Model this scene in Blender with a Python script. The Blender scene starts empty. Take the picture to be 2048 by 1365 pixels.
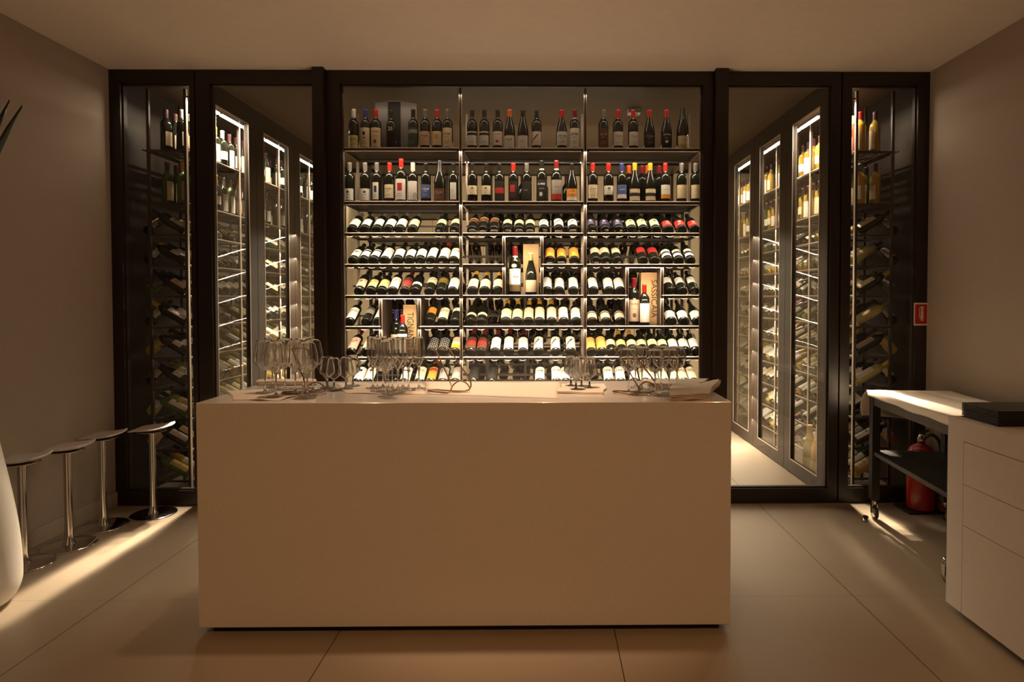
import bpy, math, random
from mathutils import Vector, Matrix
random.seed(7)
scn = bpy.context.scene
col = scn.collection
PI = math.pi
# ------------------------------------------------------------------ camera
FPX, CX, CY = 1202.0, 1103.3, 624.3          # focal length and principal point, pixels of 2048x1365
YAW, PITCH, ROLL, EYE = 0.01052, 0.02348, -0.00061, 1.456
_f = Vector((math.sin(YAW)*math.cos(PITCH), math.cos(YAW)*math.cos(PITCH), -math.sin(PITCH)))
_r0 = Vector((math.cos(YAW), -math.sin(YAW), 0)); _u0 = _r0.cross(_f)
_r = _r0*math.cos(ROLL)+_u0*math.sin(ROLL); _u = _u0*math.cos(ROLL)-_r0*math.sin(ROLL)
cam = bpy.data.cameras.new('camera'); cam_o = bpy.data.objects.new('camera', cam); col.objects.link(cam_o)
cam_o.matrix_world = Matrix(((_r.x, _u.x, -_f.x, 0), (_r.y, _u.y, -_f.y, 0), (_r.z, _u.z, -_f.z, EYE), (0, 0, 0, 1)))
cam.sensor_width = 36; cam.lens = FPX/2048*36
cam.shift_x = -(CX-1024)/2048; cam.shift_y = -(682.5-CY)/2048
cam.clip_start = 0.05
scn.camera = cam_o
def at(px, py, X=None, Y=None, Z=None):
    d = _f + _r*((px-CX)/FPX) + _u*((CY-py)/FPX)
    t = X/d.x if X is not None else (Y/d.y if Y is not None else (Z-EYE)/d.z)
    return Vector((0, 0, EYE)) + d*t
# ------------------------------------------------------------------ world, exposure, sampling limits
w = bpy.data.worlds.new('world'); scn.world = w; w.use_nodes = True
w.node_tree.nodes['Background'].inputs[0].default_value = (.02, .012, .006, 1)
w.node_tree.nodes['Background'].inputs[1].default_value = .3
vs = scn.view_settings; vs.view_transform = 'Standard'; vs.look = 'None'; vs.gamma = 1; vs.use_curve_mapping = False
vs.exposure = 0.0
cy = scn.cycles
cy.max_bounces = 24; cy.diffuse_bounces = 4; cy.glossy_bounces = 4; cy.transmission_bounces = 20
cy.transparent_max_bounces = 48; cy.caustics_reflective = False; cy.caustics_refractive = False
cy.sample_clamp_indirect = 4
# ------------------------------------------------------------------ room numbers (metres)
YF, HC = 4.205, 3.032                         # glass front, ceiling height
XL, XR, YB, YBACK = -3.006, 2.689, -1.8, 7.4
ZI = HC
DL, DR = -2.43, 2.05                          # planes of the cellar's side cabinet doors
RLX, RRX = -2.575, 2.255                        # front faces of the side racks
# ------------------------------------------------------------------ lamps
def lamp(name, kind, loc, power, color, target=None, **kw):
    L = bpy.data.lights.new(name, kind); L.energy = power; L.color = color
    for k, v in kw.items(): setattr(L, k, v)
    o = bpy.data.objects.new(name, L); o.location = loc; col.objects.link(o)
    if target is not None:
        o.rotation_euler = (Vector(target)-Vector(loc)).to_track_quat('-Z', 'Y').to_euler()
    return o
WARM = (1.0, .53, .235); LED = (1.0, .80, .57); SPOTC = (1.0, .64, .40)
lamp('counter_spot', 'SPOT', (-.08, 2.85, 2.99), 186, SPOTC, (-.06, 3.09, 0), spot_size=math.radians(44), spot_blend=.9, shadow_soft_size=.06)
lamp('counter_spot_left', 'SPOT', (-.95, 2.85, 2.99), 60, SPOTC, (-.95, 2.88, 0), spot_size=math.radians(46), spot_blend=.9, shadow_soft_size=.04)
for dx in (-1.7, 0.0, 1.7):
    lamp('room_downlight', 'SPOT', (dx, -.2, HC-.03), 42, WARM, (dx, .9, 0), spot_size=math.radians(118), spot_blend=.7, shadow_soft_size=.05)
for dx in (-1.3, 1.3):
    lamp('rear_downlight', 'SPOT', (dx, -1.2, HC-.03), 28, WARM, (dx, -.9, 0), spot_size=math.radians(115), spot_blend=.8, shadow_soft_size=.05)
lamp('added_ceiling_fill', 'AREA', (-.2, 3.34, .45), 11, SPOTC, (-.2, 3.5, 3), shape='RECTANGLE', size=1.6, size_y=.04)  # added unseen strip behind the counter, brightens the ceiling near the glass front
for sx, XX in ((-1, -2.53), (1, 2.16)):
    lamp('cabinet_led', 'AREA', (XX, 6.0, 2.87), 38, LED, (XX, 6.0, 0), shape='RECTANGLE', size=.03, size_y=2.6, spread=math.radians(95))
    lamp('cabinet_led_end', 'AREA', (XX, 4.72, 2.87), 20, LED, (XX, 4.72, 0), shape='RECTANGLE', size=.03, size_y=.7)
    for yy, ya_, pw in ((4.80, 3.92, 420), (5.15, 3.62, 560), (5.6, 3.25, 640), (6.1, 2.8, 640)):            # unseen narrow spots added to throw the light streaks onto the room floor
        xs_ = RLX+.034 if sx < 0 else RRX-.02
        lamp('added_streak_spot', 'SPOT', (xs_, yy, 2.86), pw*(1.7 if sx < 0 else 2.6), LED, (xs_, ya_, 0), spot_size=math.radians(19), spot_blend=.8, shadow_soft_size=.05)
# ------------------------------------------------------------------ materials
MATS = {}
def mat(name, color, rough=.5, metal=0.0, spec=.5, coat=0.0, trans=0.0, emit=None, estr=0.0, bump=None):
    m = bpy.data.materials.new(name); m.use_nodes = True
    b = m.node_tree.nodes['Principled BSDF']
    b.inputs['Base Color'].default_value = (*color, 1)
    b.inputs['Roughness'].default_value = rough; b.inputs['Metallic'].default_value = metal
    b.inputs['Specular IOR Level'].default_value = spec; b.inputs['Coat Weight'].default_value = coat
    b.inputs['Transmission Weight'].default_value = trans
    if emit: b.inputs['Emission Color'].default_value = (*emit, 1); b.inputs['Emission Strength'].default_value = estr
    if bump or True:
        nt = m.node_tree; sc, st = bump or (60, .0)
        n = nt.nodes.new('ShaderNodeTexNoise'); n.inputs['Scale'].default_value = sc; n.inputs['Detail'].default_value = 3
        tc = nt.nodes.new('ShaderNodeTexCoord'); nt.links.new(tc.outputs['Object'], n.inputs['Vector'])
        if st:
            bp = nt.nodes.new('ShaderNodeBump'); bp.inputs['Strength'].default_value = st; bp.inputs['Distance'].default_value = .01
            nt.links.new(n.outputs['Fac'], bp.inputs['Height']); nt.links.new(bp.outputs['Normal'], b.inputs['Normal'])
        mx = nt.nodes.new('ShaderNodeMix'); mx.data_type = 'RGBA'; mx.inputs['Factor'].default_value = .5
        mx.inputs[6].default_value = (*[c*.95 for c in color], 1); mx.inputs[7].default_value = (*[min(1, c*1.05) for c in color], 1)
        nt.links.new(n.outputs['Fac'], mx.inputs['Factor']); nt.links.new(mx.outputs[2], b.inputs['Base Color'])
    MATS[name] = m
    return m
class NT:
    def __init__(s, m): s.t = m.node_tree; s.b = s.t.nodes['Principled BSDF']
    def n(s, k): return s.t.nodes.new(k)
    def put(s, v, sock):
        if isinstance(v, (int, float)): sock.default_value = v
        else: s.t.links.new(v, sock)
    def m(s, op, a, b=0.0):
        n = s.n('ShaderNodeMath'); n.operation = op; s.put(a, n.inputs[0]); s.put(b, n.inputs[1]); return n.outputs[0]
    def mul(s, *a):
        r = a[0]
        for x in a[1:]: r = s.m('MULTIPLY', r, x)
        return r
    def rect(s, u, v, u0, u1, v0, v1):
        return s.mul(s.m('GREATER_THAN', u, u0), s.m('LESS_THAN', u, u1), s.m('GREATER_THAN', v, v0), s.m('LESS_THAN', v, v1))
    def mix(s, fac, a, b):
        n = s.n('ShaderNodeMix'); n.data_type = 'RGBA'; s.put(fac, n.inputs['Factor'])
        for v, k in ((a, 6), (b, 7)):
            if isinstance(v, tuple): n.inputs[k].default_value = (*v, 1)
            else: s.t.links.new(v, n.inputs[k])
        return n.outputs[2]
# object-coloured plastics/paper: colour comes from each object's own colour
def objcol(name, rough, spec=.5, metal=0.0):
    m = mat(name, (.5, .5, .5), rough, metal, spec); N = NT(m)
    for l in list(m.node_tree.links):
        if l.to_socket == N.b.inputs['Base Color']: m.node_tree.links.remove(l)
    oi = N.n('ShaderNodeObjectInfo'); m.node_tree.links.new(oi.outputs['Color'], N.b.inputs['Base Color'])
    return m
cap_m = objcol('capsule_foil', .34, .5)
tint_m = objcol('tinted_glass', .07, .7)
def label_mat(design):
    m = mat('label_'+design, (.8, .8, .8), .62, 0, .25); N = NT(m); t = m.node_tree
    oi = N.n('ShaderNodeObjectInfo'); ac = N.n('ShaderNodeAttribute'); ac.attribute_type = 'OBJECT'; ac.attribute_name = 'accent'
    tc = N.n('ShaderNodeTexCoord'); sp = N.n('ShaderNodeSeparateXYZ'); t.links.new(tc.outputs['UV'], sp.inputs[0]); u, v = sp.outputs[0], sp.outputs[1]
    mp = N.n('ShaderNodeMapping'); mp.inputs['Scale'].default_value = (26, 9, 1); t.links.new(tc.outputs['UV'], mp.inputs[0])
    ad = N.n('ShaderNodeVectorMath'); t.links.new(mp.outputs[0], ad.inputs[0]); t.links.new(oi.outputs['Random'], ad.inputs[1])
    nz = N.n('ShaderNodeTexNoise'); nz.inputs['Scale'].default_value = 1; nz.inputs['Detail'].default_value = 0; t.links.new(ad.outputs[0], nz.inputs['Vector'])
    ink = N.m('GREATER_THAN', nz.outputs['Fac'], .48)
    def text(u0, u1, v0, v1): return N.mul(N.rect(u, v, u0, u1, v0, v1), ink)
    def disc(cu, cv, r, asp=1.0):
        a = N.m('SUBTRACT', u, cu); b = N.mul(N.m('SUBTRACT', v, cv), asp)
        return N.m('LESS_THAN', N.m('ADD', N.mul(a, a), N.mul(b, b)), r*r)
    mx = lambda *a: a[0] if len(a) == 1 else N.m('MAXIMUM', a[0], mx(*a[1:]))
    thin = [text(.3, .7, .27, .30), text(.24, .76, .17, .2)]
    k = {'plain': [text(.3, .7, .5, .55)],
         'text': [text(.2, .8, .62, .74), text(.3, .7, .5, .54)]+thin,
         'emblem': [disc(.5, .7, .12, 1.2), text(.3, .7, .45, .5)]+thin,
         'blot': [disc(.48, .28, .13, 1.2), text(.2, .8, .75, .84), text(.25, .75, .55, .58)],
         'square': [N.rect(u, v, .3, .7, .42, .8)]+thin,
         'bottom': [N.m('LESS_THAN', v, .3), text(.25, .75, .6, .68)],
         'top': [N.rect(u, v, 0, 1, .72, .9)]+thin,
         'middle': [N.rect(u, v, -1, 2, .36, .66)],
         'swoosh': [N.mul(N.m('LESS_THAN', N.m('ABSOLUTE', N.m('SUBTRACT', v, N.m('ADD', N.mul(u, .9), .22))), .07), N.m('LESS_THAN', u, .62))],
         'swirl': [N.mul(disc(.78, .2, .2), N.m('GREATER_THAN', N.m('SINE', N.mul(N.m('ADD', N.mul(u, u), v), 70)), .1))],
         'dots': [N.mul(N.m('GREATER_THAN', N.m('SINE', N.mul(u, 40)), .2), N.m('GREATER_THAN', N.m('SINE', N.mul(v, 36)), .2))]}[design]
    r = mx(*k)
    c = N.mix(r, oi.outputs['Color'], ac.outputs['Color'])
    for l in list(t.links):
        if l.to_socket == N.b.inputs['Base Color']: t.links.remove(l)
    t.links.new(c, N.b.inputs['Base Color'])
    return m
LAB = {d: label_mat(d) for d in ('plain', 'text', 'emblem', 'blot', 'square', 'bottom', 'top', 'middle', 'swoosh', 'swirl', 'dots')}
def glass_mat(name, base=.04, tint=(1, 1, 1), rough=0.0, power=5.0, veil=0.0):
    """thin clear glass: straight-through transmission plus a fresnel-like reflection"""
    m = bpy.data.materials.new(name); m.use_nodes = True; t = m.node_tree; t.nodes.clear(); N = NT.__new__(NT); N.t = t
    out = N.n('ShaderNodeOutputMaterial'); tr = N.n('ShaderNodeBsdfTransparent'); tr.inputs[0].default_value = (*tint, 1)
    gl = N.n('ShaderNodeBsdfGlossy'); gl.inputs['Roughness'].default_value = rough
    lw = N.n('ShaderNodeLayerWeight'); lw.inputs['Blend'].default_value = .5
    f = N.m('ADD', N.mul(N.m('POWER', lw.outputs['Facing'], power), 1-base), base)
    mx = N.n('ShaderNodeMixShader'); t.links.new(f, mx.inputs[0]); t.links.new(tr.outputs[0], mx.inputs[1])
    if veil:
        df = N.n('ShaderNodeBsdfTranslucent'); df.inputs[0].default_value = (.9, .9, .88, 1); m2 = N.n('ShaderNodeMixShader'); m2.inputs[0].default_value = veil
        t.links.new(gl.outputs[0], m2.inputs[1]); t.links.new(df.outputs[0], m2.inputs[2]); gl = m2
    t.links.new(gl.outputs[0], mx.inputs[2])
    t.links.new(mx.outputs[0], out.inputs[0]); MATS[name] = m
    return m
pane_m = glass_mat('pane_glass', .03, (.97, .975, .97))
wine_m = mat('wine_glass', (1, 1, 1), 0.0, 0, .5, trans=1.0); wine_m.node_tree.nodes['Principled BSDF'].inputs['IOR'].default_value = 1.45
for _l in list(wine_m.node_tree.links):
    if _l.to_socket.name == 'Base Color': wine_m.node_tree.links.remove(_l)
wall_m = mat('wall_plaster', (.39, .325, .27), .85, 0, .2, bump=(35, .05))
ceil_m = mat('ceiling_paint', (.80, .74, .66), .9, 0, .2, bump=(20, .03))
back_m = mat('cream_panel', (.72, .60, .40), .7, 0, .3, bump=(12, .03))
cellar_m = mat('cellar_lining', (.085, .058, .036), .6, 0, .3)
lining_m = mat('cabinet_lining', (.022, .015, .010), .6, 0, .3)
base_m = mat('skirting_stone', (.46, .39, .31), .5)
frame_m = mat('dark_bronze', (.016, .010, .007), .38, 0, .5)
inner_m = mat('taupe_metal', (.036, .024, .017), .5, .1, .4)
rack_m = mat('rack_metal', (.050, .034, .024), .42, .2, .5)
trim_m = mat('champagne_trim', (.66, .55, .45), .38, .4, .5)
dark_glass = mat('bottle_glass', (.010, .011, .007), .09, 0, .6)
lacquer_m = mat('white_lacquer', (.80, .76, .70), .16, 0, .5, coat=.3)
plinth_m = mat('plinth_black', (.01, .008, .006), .6)
matt_white = mat('matt_white', (.78, .72, .66), .4, 0, .4)
cloth_m = mat('linen', (.78, .70, .60), .9, 0, .1, bump=(220, .15))
chrome_m = mat('chrome', (.62, .58, .54), .12, 1.0)
seat_m = mat('seat_leather', (.62, .56, .52), .45, 0, .4)
wood_m = mat('pale_wood', (.62, .40, .19), .55, 0, .3, bump=(14, .1))
ink_m = mat('black_ink', (.03, .022, .016), .7)
cart_m = mat('trolley_steel', (.030, .026, .023), .45, .2)
red_m = mat('red_enamel', (.42, .018, .012), .22, 0, .6)
signred_m = mat('sign_red', (.45, .012, .012), .45)
signwhite_m = mat('sign_white', (.70, .62, .52), .5)
rubber_m = mat('rubber', (.02, .018, .016), .6)
board_m = mat('black_board', (.024, .021, .019), .42)
leaf_m = mat('dark_leaf', (.012, .030, .014), .4)
soil_m = mat('soil', (.03, .02, .014), .95, bump=(40, .5))
planter_m = mat('planter_white', (.72, .67, .61), .5)
bronze_m = mat('wire_bronze', (.30, .19, .12), .28, .9)
box_m = mat('grey_box', (.30, .27, .25), .35, .1)
boxin_m = mat('box_black', (.008, .007, .006), .6)
led_m = mat('led_bar', (1, 1, 1), .4, emit=(1, .86, .66), estr=14)
# floor: large tiles, dark long joints, faint cross joints
floor_m = mat('floor_tile', (.36, .29, .21), .42, 0, .4)
N = NT(floor_m); g = N.n('ShaderNodeNewGeometry'); s = N.n('ShaderNodeSeparateXYZ'); floor_m.node_tree.links.new(g.outputs['Position'], s.inputs[0])
def joint(c, off, hw):
    a = N.m('FRACT', N.m('ADD', N.m('DIVIDE', N.m('SUBTRACT', c, off), 1.2), 100.5))
    return N.m('LESS_THAN', N.m('ABSOLUTE', N.m('SUBTRACT', a, .5)), hw/1.2)
jx = joint(s.outputs[0], .30083, .0023); jy = N.mul(joint(s.outputs[1], 2.8828, .0018), .35)
n1 = N.n('ShaderNodeTexNoise'); n1.inputs['Scale'].default_value = 2.2; n1.inputs['Detail'].default_value = 5
floor_m.node_tree.links.new(g.outputs['Position'], n1.inputs['Vector'])
fc = N.mix(n1.outputs['Fac'], (.33, .265, .192), (.385, .31, .228)); fc = N.mix(N.m('MAXIMUM', jx, jy), fc, (.06, .04, .025))
for l in list(floor_m.node_tree.links):
    if l.to_socket == N.b.inputs['Base Color']: floor_m.node_tree.links.remove(l)
floor_m.node_tree.links.new(fc, N.b.inputs['Base Color'])
# ------------------------------------------------------------------ mesh helpers
class MB:
    def __init__(s): s.v = []; s.f = []; s.mi = []; s.sm = []
    def add(s, vs, fs, M=None, mi=0, smooth=False):
        o = len(s.v)
        s.v += [tuple(M @ Vector(p)) if M is not None else tuple(p) for p in vs]
        s.f += [tuple(i+o for i in f) for f in fs]; s.mi += [mi]*len(fs); s.sm += [smooth]*len(fs)
        return s
    def box(s, x0, x1, y0, y1, z0, z1, mi=0, M=None):
        vs = [(x, y, z) for z in (z0, z1) for y in (y0, y1) for x in (x0, x1)]
        return s.add(vs, [(0, 2, 3, 1), (4, 5, 7, 6), (0, 1, 5, 4), (2, 6, 7, 3), (0, 4, 6, 2), (1, 3, 7, 5)], M, mi)
    def lathe(s, prof, n=24, M=None, mi=0, smooth=True):
        vs = []; fs = []; ring = []
        for r, z in prof:
            if r < 1e-6: ring.append([len(vs)]); vs.append((0, 0, z))
            else:
                ring.append(list(range(len(vs), len(vs)+n)))
                vs += [(r*math.cos(2*PI*k/n), r*math.sin(2*PI*k/n), z) for k in range(n)]
        for a, b in zip(ring, ring[1:]):
            for k in range(n):
                k2 = (k+1) % n
                if len(a) == 1 and len(b) == 1: continue
                if len(a) == 1: fs.append((a[0], b[k2], b[k]))
                elif len(b) == 1: fs.append((a[k], a[k2], b[0]))
                else: fs.append((a[k], a[k2], b[k2], b[k]))
        return s.add(vs, fs, M, mi, smooth)
    def tube(s, pts, r, n=8, closed=False, mi=0, cap=True):
        pts = [Vector(p) for p in pts]; m = len(pts); vs = []; fs = []
        up = Vector((0, 0, 1)); prev = None
        for i, p in enumerate(pts):
            a = pts[i-1] if (i or closed) else p; b = pts[(i+1) % m] if (i < m-1 or closed) else p
            t = (b-a).normalized()
            if prev is None: x = t.cross(up if abs(t.z) < .9 else Vector((1, 0, 0))).normalized()
            else: x = (prev-t*prev.dot(t)).normalized()
            prev = x; y = t.cross(x)
            rr = r[i] if isinstance(r, (list, tuple)) else r
            vs += [p+(x*math.cos(2*PI*k/n)+y*math.sin(2*PI*k/n))*rr for k in range(n)]
        for i in range(m if closed else m-1):
            j = (i+1) % m
            for k in range(n): k2 = (k+1) % n; fs.append((i*n+k, i*n+k2, j*n+k2, j*n+k))
        if not closed and cap: fs += [tuple(range(n))[::-1], tuple(range((m-1)*n, m*n))]
        return s.add(vs, fs, None, mi, True)
    def grid(s, fn, nu, nv, mi=0, smooth=True, M=None):
        vs = [fn(i/nu, j/nv) for j in range(nv+1) for i in range(nu+1)]
        fs = [(j*(nu+1)+i, j*(nu+1)+i+1, (j+1)*(nu+1)+i+1, (j+1)*(nu+1)+i) for j in range(nv) for i in range(nu)]
        return s.add(vs, fs, M, mi, smooth)
    def prism(s, outline, y0, y1, mi=0, M=None):
        n = len(outline); vs = [(x, y0, z) for x, z in outline]+[(x, y1, z) for x, z in outline]
        fs = [tuple(range(n)), tuple(range(2*n-1, n-1, -1))]+[(i, i+n, (i+1) % n+n, (i+1) % n) for i in range(n)]
        return s.add(vs, fs, M, mi)
    def mesh(s, name, mats):
        me = bpy.data.meshes.new(name); me.from_pydata(s.v, [], s.f); me.update()
        for m in (mats if isinstance(mats, (list, tuple)) else [mats]): me.materials.append(m)
        me.polygons.foreach_set('material_index', s.mi); me.polygons.foreach_set('use_smooth', s.sm)
        return me
    def build(s, name, mats, parent=None, loc=None):
        return link(name, s.mesh(name, mats), parent, loc)
def link(name, me, parent=None, loc=None):
    o = bpy.data.objects.new(name, me); col.objects.link(o)
    if parent is not None: o.parent = parent
    if loc is not None: o.location = loc
    return o
def tag(o, label, cat, group=None, kind=None):
    o['label'] = label; o['category'] = cat
    if group: o['group'] = group
    if kind: o['kind'] = kind
    return o
def thing(name, label, cat, loc=(0, 0, 0), rot=(0, 0, 0), group=None, kind=None):
    o = bpy.data.objects.new(name, None); o.empty_display_size = .05; col.objects.link(o); o.location = loc; o.rotation_euler = rot
    return tag(o, label, cat, group, kind)
def bevel(o, wd, seg=3):
    m = o.modifiers.new('bevel', 'BEVEL'); m.width = wd; m.segments = seg; m.limit_method = 'ANGLE'; return o
def solid(o, t, off=0.0):
    m = o.modifiers.new('solid', 'SOLIDIFY'); m.thickness = t; m.offset = off; return o
def spline(pts, n=8, closed=False):
    P = [Vector(p) for p in pts]; m = len(P); out = []
    for i in range(m if closed else m-1):
        g = lambda k: P[k % m] if closed else P[min(max(k, 0), m-1)]
        a, b, c, d = g(i-1), g(i), g(i+1), g(i+2)
        for k in range(n):
            t = k/n
            out.append(.5*((2*b)+(c-a)*t+(2*a-5*b+4*c-d)*t*t+(3*b-a-3*c+d)*t**3))
    if not closed: out.append(P[-1])
    return out
def text_mesh(s, size, depth, font_m):
    cu = bpy.data.curves.new('t', 'FONT'); cu.body = s; cu.size = size; cu.extrude = depth; cu.align_x = 'CENTER'; cu.align_y = 'CENTER'
    o = bpy.data.objects.new('t', cu); col.objects.link(o)
    bpy.context.view_layer.update()
    me = bpy.data.meshes.new_from_object(o.evaluated_get(bpy.context.evaluated_depsgraph_get()))
    bpy.data.objects.remove(o); bpy.data.curves.remove(cu)
    me.materials.clear(); me.materials.append(font_m)
    return me
ORD = ['', 'first', 'second', 'third', 'fourth', 'fifth', 'sixth', 'seventh', 'eighth', 'ninth', 'tenth', 'eleventh', 'twelfth', 'thirteenth', 'fourteenth']
# ------------------------------------------------------------------ room shell
T = .12
def struct(name, mb, m, label, cat): return tag(mb.build(name, m), label, cat, kind='structure')
struct('floor', MB().box(XL-T, XR+T, YB-T, YBACK+T, -T, 0), floor_m, 'large beige floor tiles with thin dark joints', 'floor')
struct('ceiling', MB().box(XL-T, XR+T, YB-T, YBACK+T, HC, HC+T), ceil_m, 'plain pale ceiling above the counter', 'ceiling')
struct('wall_left', MB().box(XL-T, XL, YB-T, YBACK+T, 0, HC), wall_m, 'taupe plaster wall behind the bar stools', 'wall')
struct('wall_right', MB().box(XR, XR+T, YB-T, YBACK+T, 0, HC), wall_m, 'taupe plaster wall behind the trolley and cabinet', 'wall')
struct('wall_back', MB().box(XL, XR, YB-T, YB, 0, HC), wall_m, 'taupe wall closing the near side of the room', 'wall')
wb = MB()
xs = [XL+.001]+[-2.0+.62*k for k in range(7)]+[XR-.001]
for a, b in zip(xs, xs[1:]): wb.box(a+.004, b-.004, YBACK, YBACK+.02, 0, 2.98)
wb.box(XL, XR, YBACK+.02, YBACK+T, 0, HC)
struct('wall_front', wb, back_m, 'cream panelled end wall of the wine cellar seen through the racks', 'wall')
struct('trim_1', MB().box(XL+.001, XR-.001, YBACK-.05, YBACK, 2.98, HC-.001), frame_m, 'dark band along the top of the cellar end wall', 'trim')  # dark strip across the top of the end wall
struct('baseboard_left', MB().box(XL, XL+.014, YB, YF-.002, 0, .10), base_m, 'beige skirting along the left wall', 'baseboard')
struct('baseboard_right', MB().box(XR-.014, XR, YB, YF-.002, 0, .10), base_m, 'beige skirting along the right wall', 'baseboard')
struct('ceiling_panel', MB().box(XL+.02, XR-.02, YF+.10, YBACK-.06, HC-.012, HC-.001), cellar_m, 'dark brown ceiling inside the wine cellar', 'ceiling')
struct('wall_panel', MB().box(XL+.001, XL+.016, YF+.10, YBACK-.06, 0, HC-.013), lining_m, 'dark lining behind the rack of the left side cabinet', 'wall')
struct('wall_panel', MB().box(XR-.016, XR-.001, YF+.10, YBACK-.06, 0, HC-.013), lining_m, 'dark lining behind the rack of the right side cabinet', 'wall')
# ------------------------------------------------------------------ glass front
fx = lambda px: at(px, 600, Y=YF).x
ZG0, ZG1 = .105, at(1040, 168.5, Y=YF).z
def glazing(name, label, cat, x0, x1, g0, g1, y0=YF, dep=.07, z1=HC-.001, m=frame_m, bead=True):
    o = thing(name, label, cat, ((x0+x1)/2, y0, 0), kind='structure'); c = (x0+x1)/2; b = MB()
    b.box(x0-c, g0-c, 0, dep, 0, z1); b.box(g1-c, x1-c, 0, dep, 0, z1)
    b.box(g0-c, g1-c, 0, dep, ZG1, z1); b.box(g0-c, g1-c, 0, dep, 0, ZG0)
    b.build('window_frame', m, o)
    if bead:
        t = MB(); w_ = .010
        t.box(g0-c, g0-c+w_, .02, .05, ZG0, ZG1); t.box(g1-c-w_, g1-c, .02, .05, ZG0, ZG1)
        t.box(g0-c, g1-c, .02, .05, ZG1-w_, ZG1); t.box(g0-c, g1-c, .02, .05, ZG0, ZG0+w_)
        t.build('glazing_bead', inner_m, o)
    MB().box(g0-c, g1-c, .032, .040, ZG0, ZG1).build('glass_pane', pane_m, o)
    return o
glazing('window_1', 'narrow dark framed glass panel at the left wall, behind the rearmost stool', 'window', XL+.001, fx(394), fx(247), fx(384))
glazing('door_1', 'tall dark framed glass door left of the central display', 'door', fx(396.5), fx(636), fx(425), fx(633))
glazing('window_2', 'wide central dark framed glass front before the wine display', 'window', fx(657), fx(1424), fx(683), fx(1404))
glazing('door_2', 'tall dark framed glass door right of the central display', 'door', fx(1449), fx(1678), fx(1451.5), fx(1659))
glazing('window_3', 'narrow dark framed glass panel at the right wall, behind the trolley', 'window', fx(1681), XR-.001, fx(1700), fx(1831))
struct('trim_2', MB().box(fx(634.5), fx(656.5), YF-.06, YF+.12, 0, HC-.001), frame_m, 'dark post between left glass door and central glass front', 'post')
struct('trim_3', MB().box(fx(1425), fx(1450), YF-.06, YF+.12, 0, HC-.001), frame_m, 'dark post between central glass front and right glass door', 'post')
struct('trim_4', MB().box(fx(394), fx(396.5), YF+.03, YF+.09, 0, HC-.001), plinth_m, 'dark shadow gap left of the left glass door', 'trim')
struct('trim_5', MB().box(fx(1678), fx(1681), YF+.03, YF+.09, 0, HC-.001), plinth_m, 'dark shadow gap right of the right glass door', 'trim')
# ------------------------------------------------------------------ cellar side cabinets: glass doors facing the aisle
PITCHY, Y0C = .755, 4.32
n_door = 3
for side, XD in (('left', DL), ('right', DR)):
    sg = 1 if side == 'left' else -1
    cb = thing('cabinet_front', 'row of tall glass cabinet doors along the '+side+' aisle of the cellar', 'cabinet doors', (XD, Y0C, 0), kind='structure')
    for k in range(4):
        ya, yb = PITCHY*k, PITCHY*(k+1)-.006
        d = bpy.data.objects.new('door', None); col.objects.link(d); d.parent = cb
        b = MB(); st = .125
        b.box(-.02, .02, ya, ya+st, .01, HC-.001); b.box(-.02, .02, yb-st, yb, .01, HC-.001)
        b.box(-.02, .02, ya+st, yb-st, .01, .115); b.box(-.02, .02, ya+st, yb-st, HC-.16, HC-.001)
        b.build('door_frame', inner_m, d)
        t = MB(); q = .008
        for (p0, p1, z0, z1) in ((ya+st, ya+st+q, .115, HC-.16), (yb-st-q, yb-st, .115, HC-.16), (ya+st, yb-st, .115, .115+q), (ya+st, yb-st, HC-.16-q, HC-.16)):
            t.box(.02*sg-.002, .02*sg+.002, p0, p1, z0, z1)
        t.build('door_trim', trim_m, d)
        MB().box(-.004, .004, ya+st, yb-st, .115, HC-.16).build('glass_pane', pane_m, d)
# ------------------------------------------------------------------ bottle parts (shared meshes)
def body_prof(k):
    if k == 'b':   # straight sided, high shoulders
        return [(0, .006), (.022, .0), (.034, .0), (.0375, .005), (.0375, .185), (.0365, .198), (.032, .211), (.024, .221), (.0168, .231), (.0150, .245), (.0150, .292)]
    if k == 'u':   # sloping shoulders
        return [(0, .006), (.024, .0), (.037, .0), (.0405, .005), (.0405, .135), (.0385, .155), (.033, .180), (.0255, .208), (.019, .232), (.0155, .252), (.0150, .292)]
    return [(0, .006), (.026, .0), (.041, .0), (.0445, .006), (.0445, .150), (.042, .172), (.036, .196), (.028, .222), (.021, .247), (.0172, .270), (.0160, .305)]  # 'c' heavy sparkling
def cap_prof(k, short=False):
    z0, z1, r = {'b': (.236, .300, .0160), 'u': (.240, .300, .0168), 'c': (.226, .318, .0182)}[k]
    if k == 'c': return [(.0285, z0), (.0225, z0+.022), (.0185, z0+.045), (.0175, z1-.018), (.0180, z1-.012), (.0180, z1-.003), (.0150, z1), (0, z1)]
    return [(r-.0005, z0), (r, z0+.002), (r-.0004, z1-.016), (r+.0008, z1-.014), (r+.0008, z1-.004), (r-.002, z1), (0, z1)]
BODY = {}; CAPS = {}; RINGS = {}; LABM = {}
NSEG = 20
for k in 'buc':
    BODY[k] = MB().lathe(body_prof(k), NSEG).mesh('bottle_body', dark_glass)
    BODY[k+'t'] = MB().lathe(body_prof(k), NSEG).mesh('bottle_body', tint_m)
    CAPS[k] = MB().lathe(cap_prof(k), NSEG).mesh('capsule', cap_m)
    RINGS[k] = MB().lathe([(.0172, .228 if k == 'b' else .232), (.0172, .240)], NSEG).mesh('neck_band', cap_m)
ZONE = {'std': (.035, .135), 'tall': (.022, .160), 'low': (.020, .105), 'mid': (.062, .128), 'top': (.085, .165), 'thin': (.108, .150), 'nar': (.025, .150), 'strip': (.060, .090)}
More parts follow.
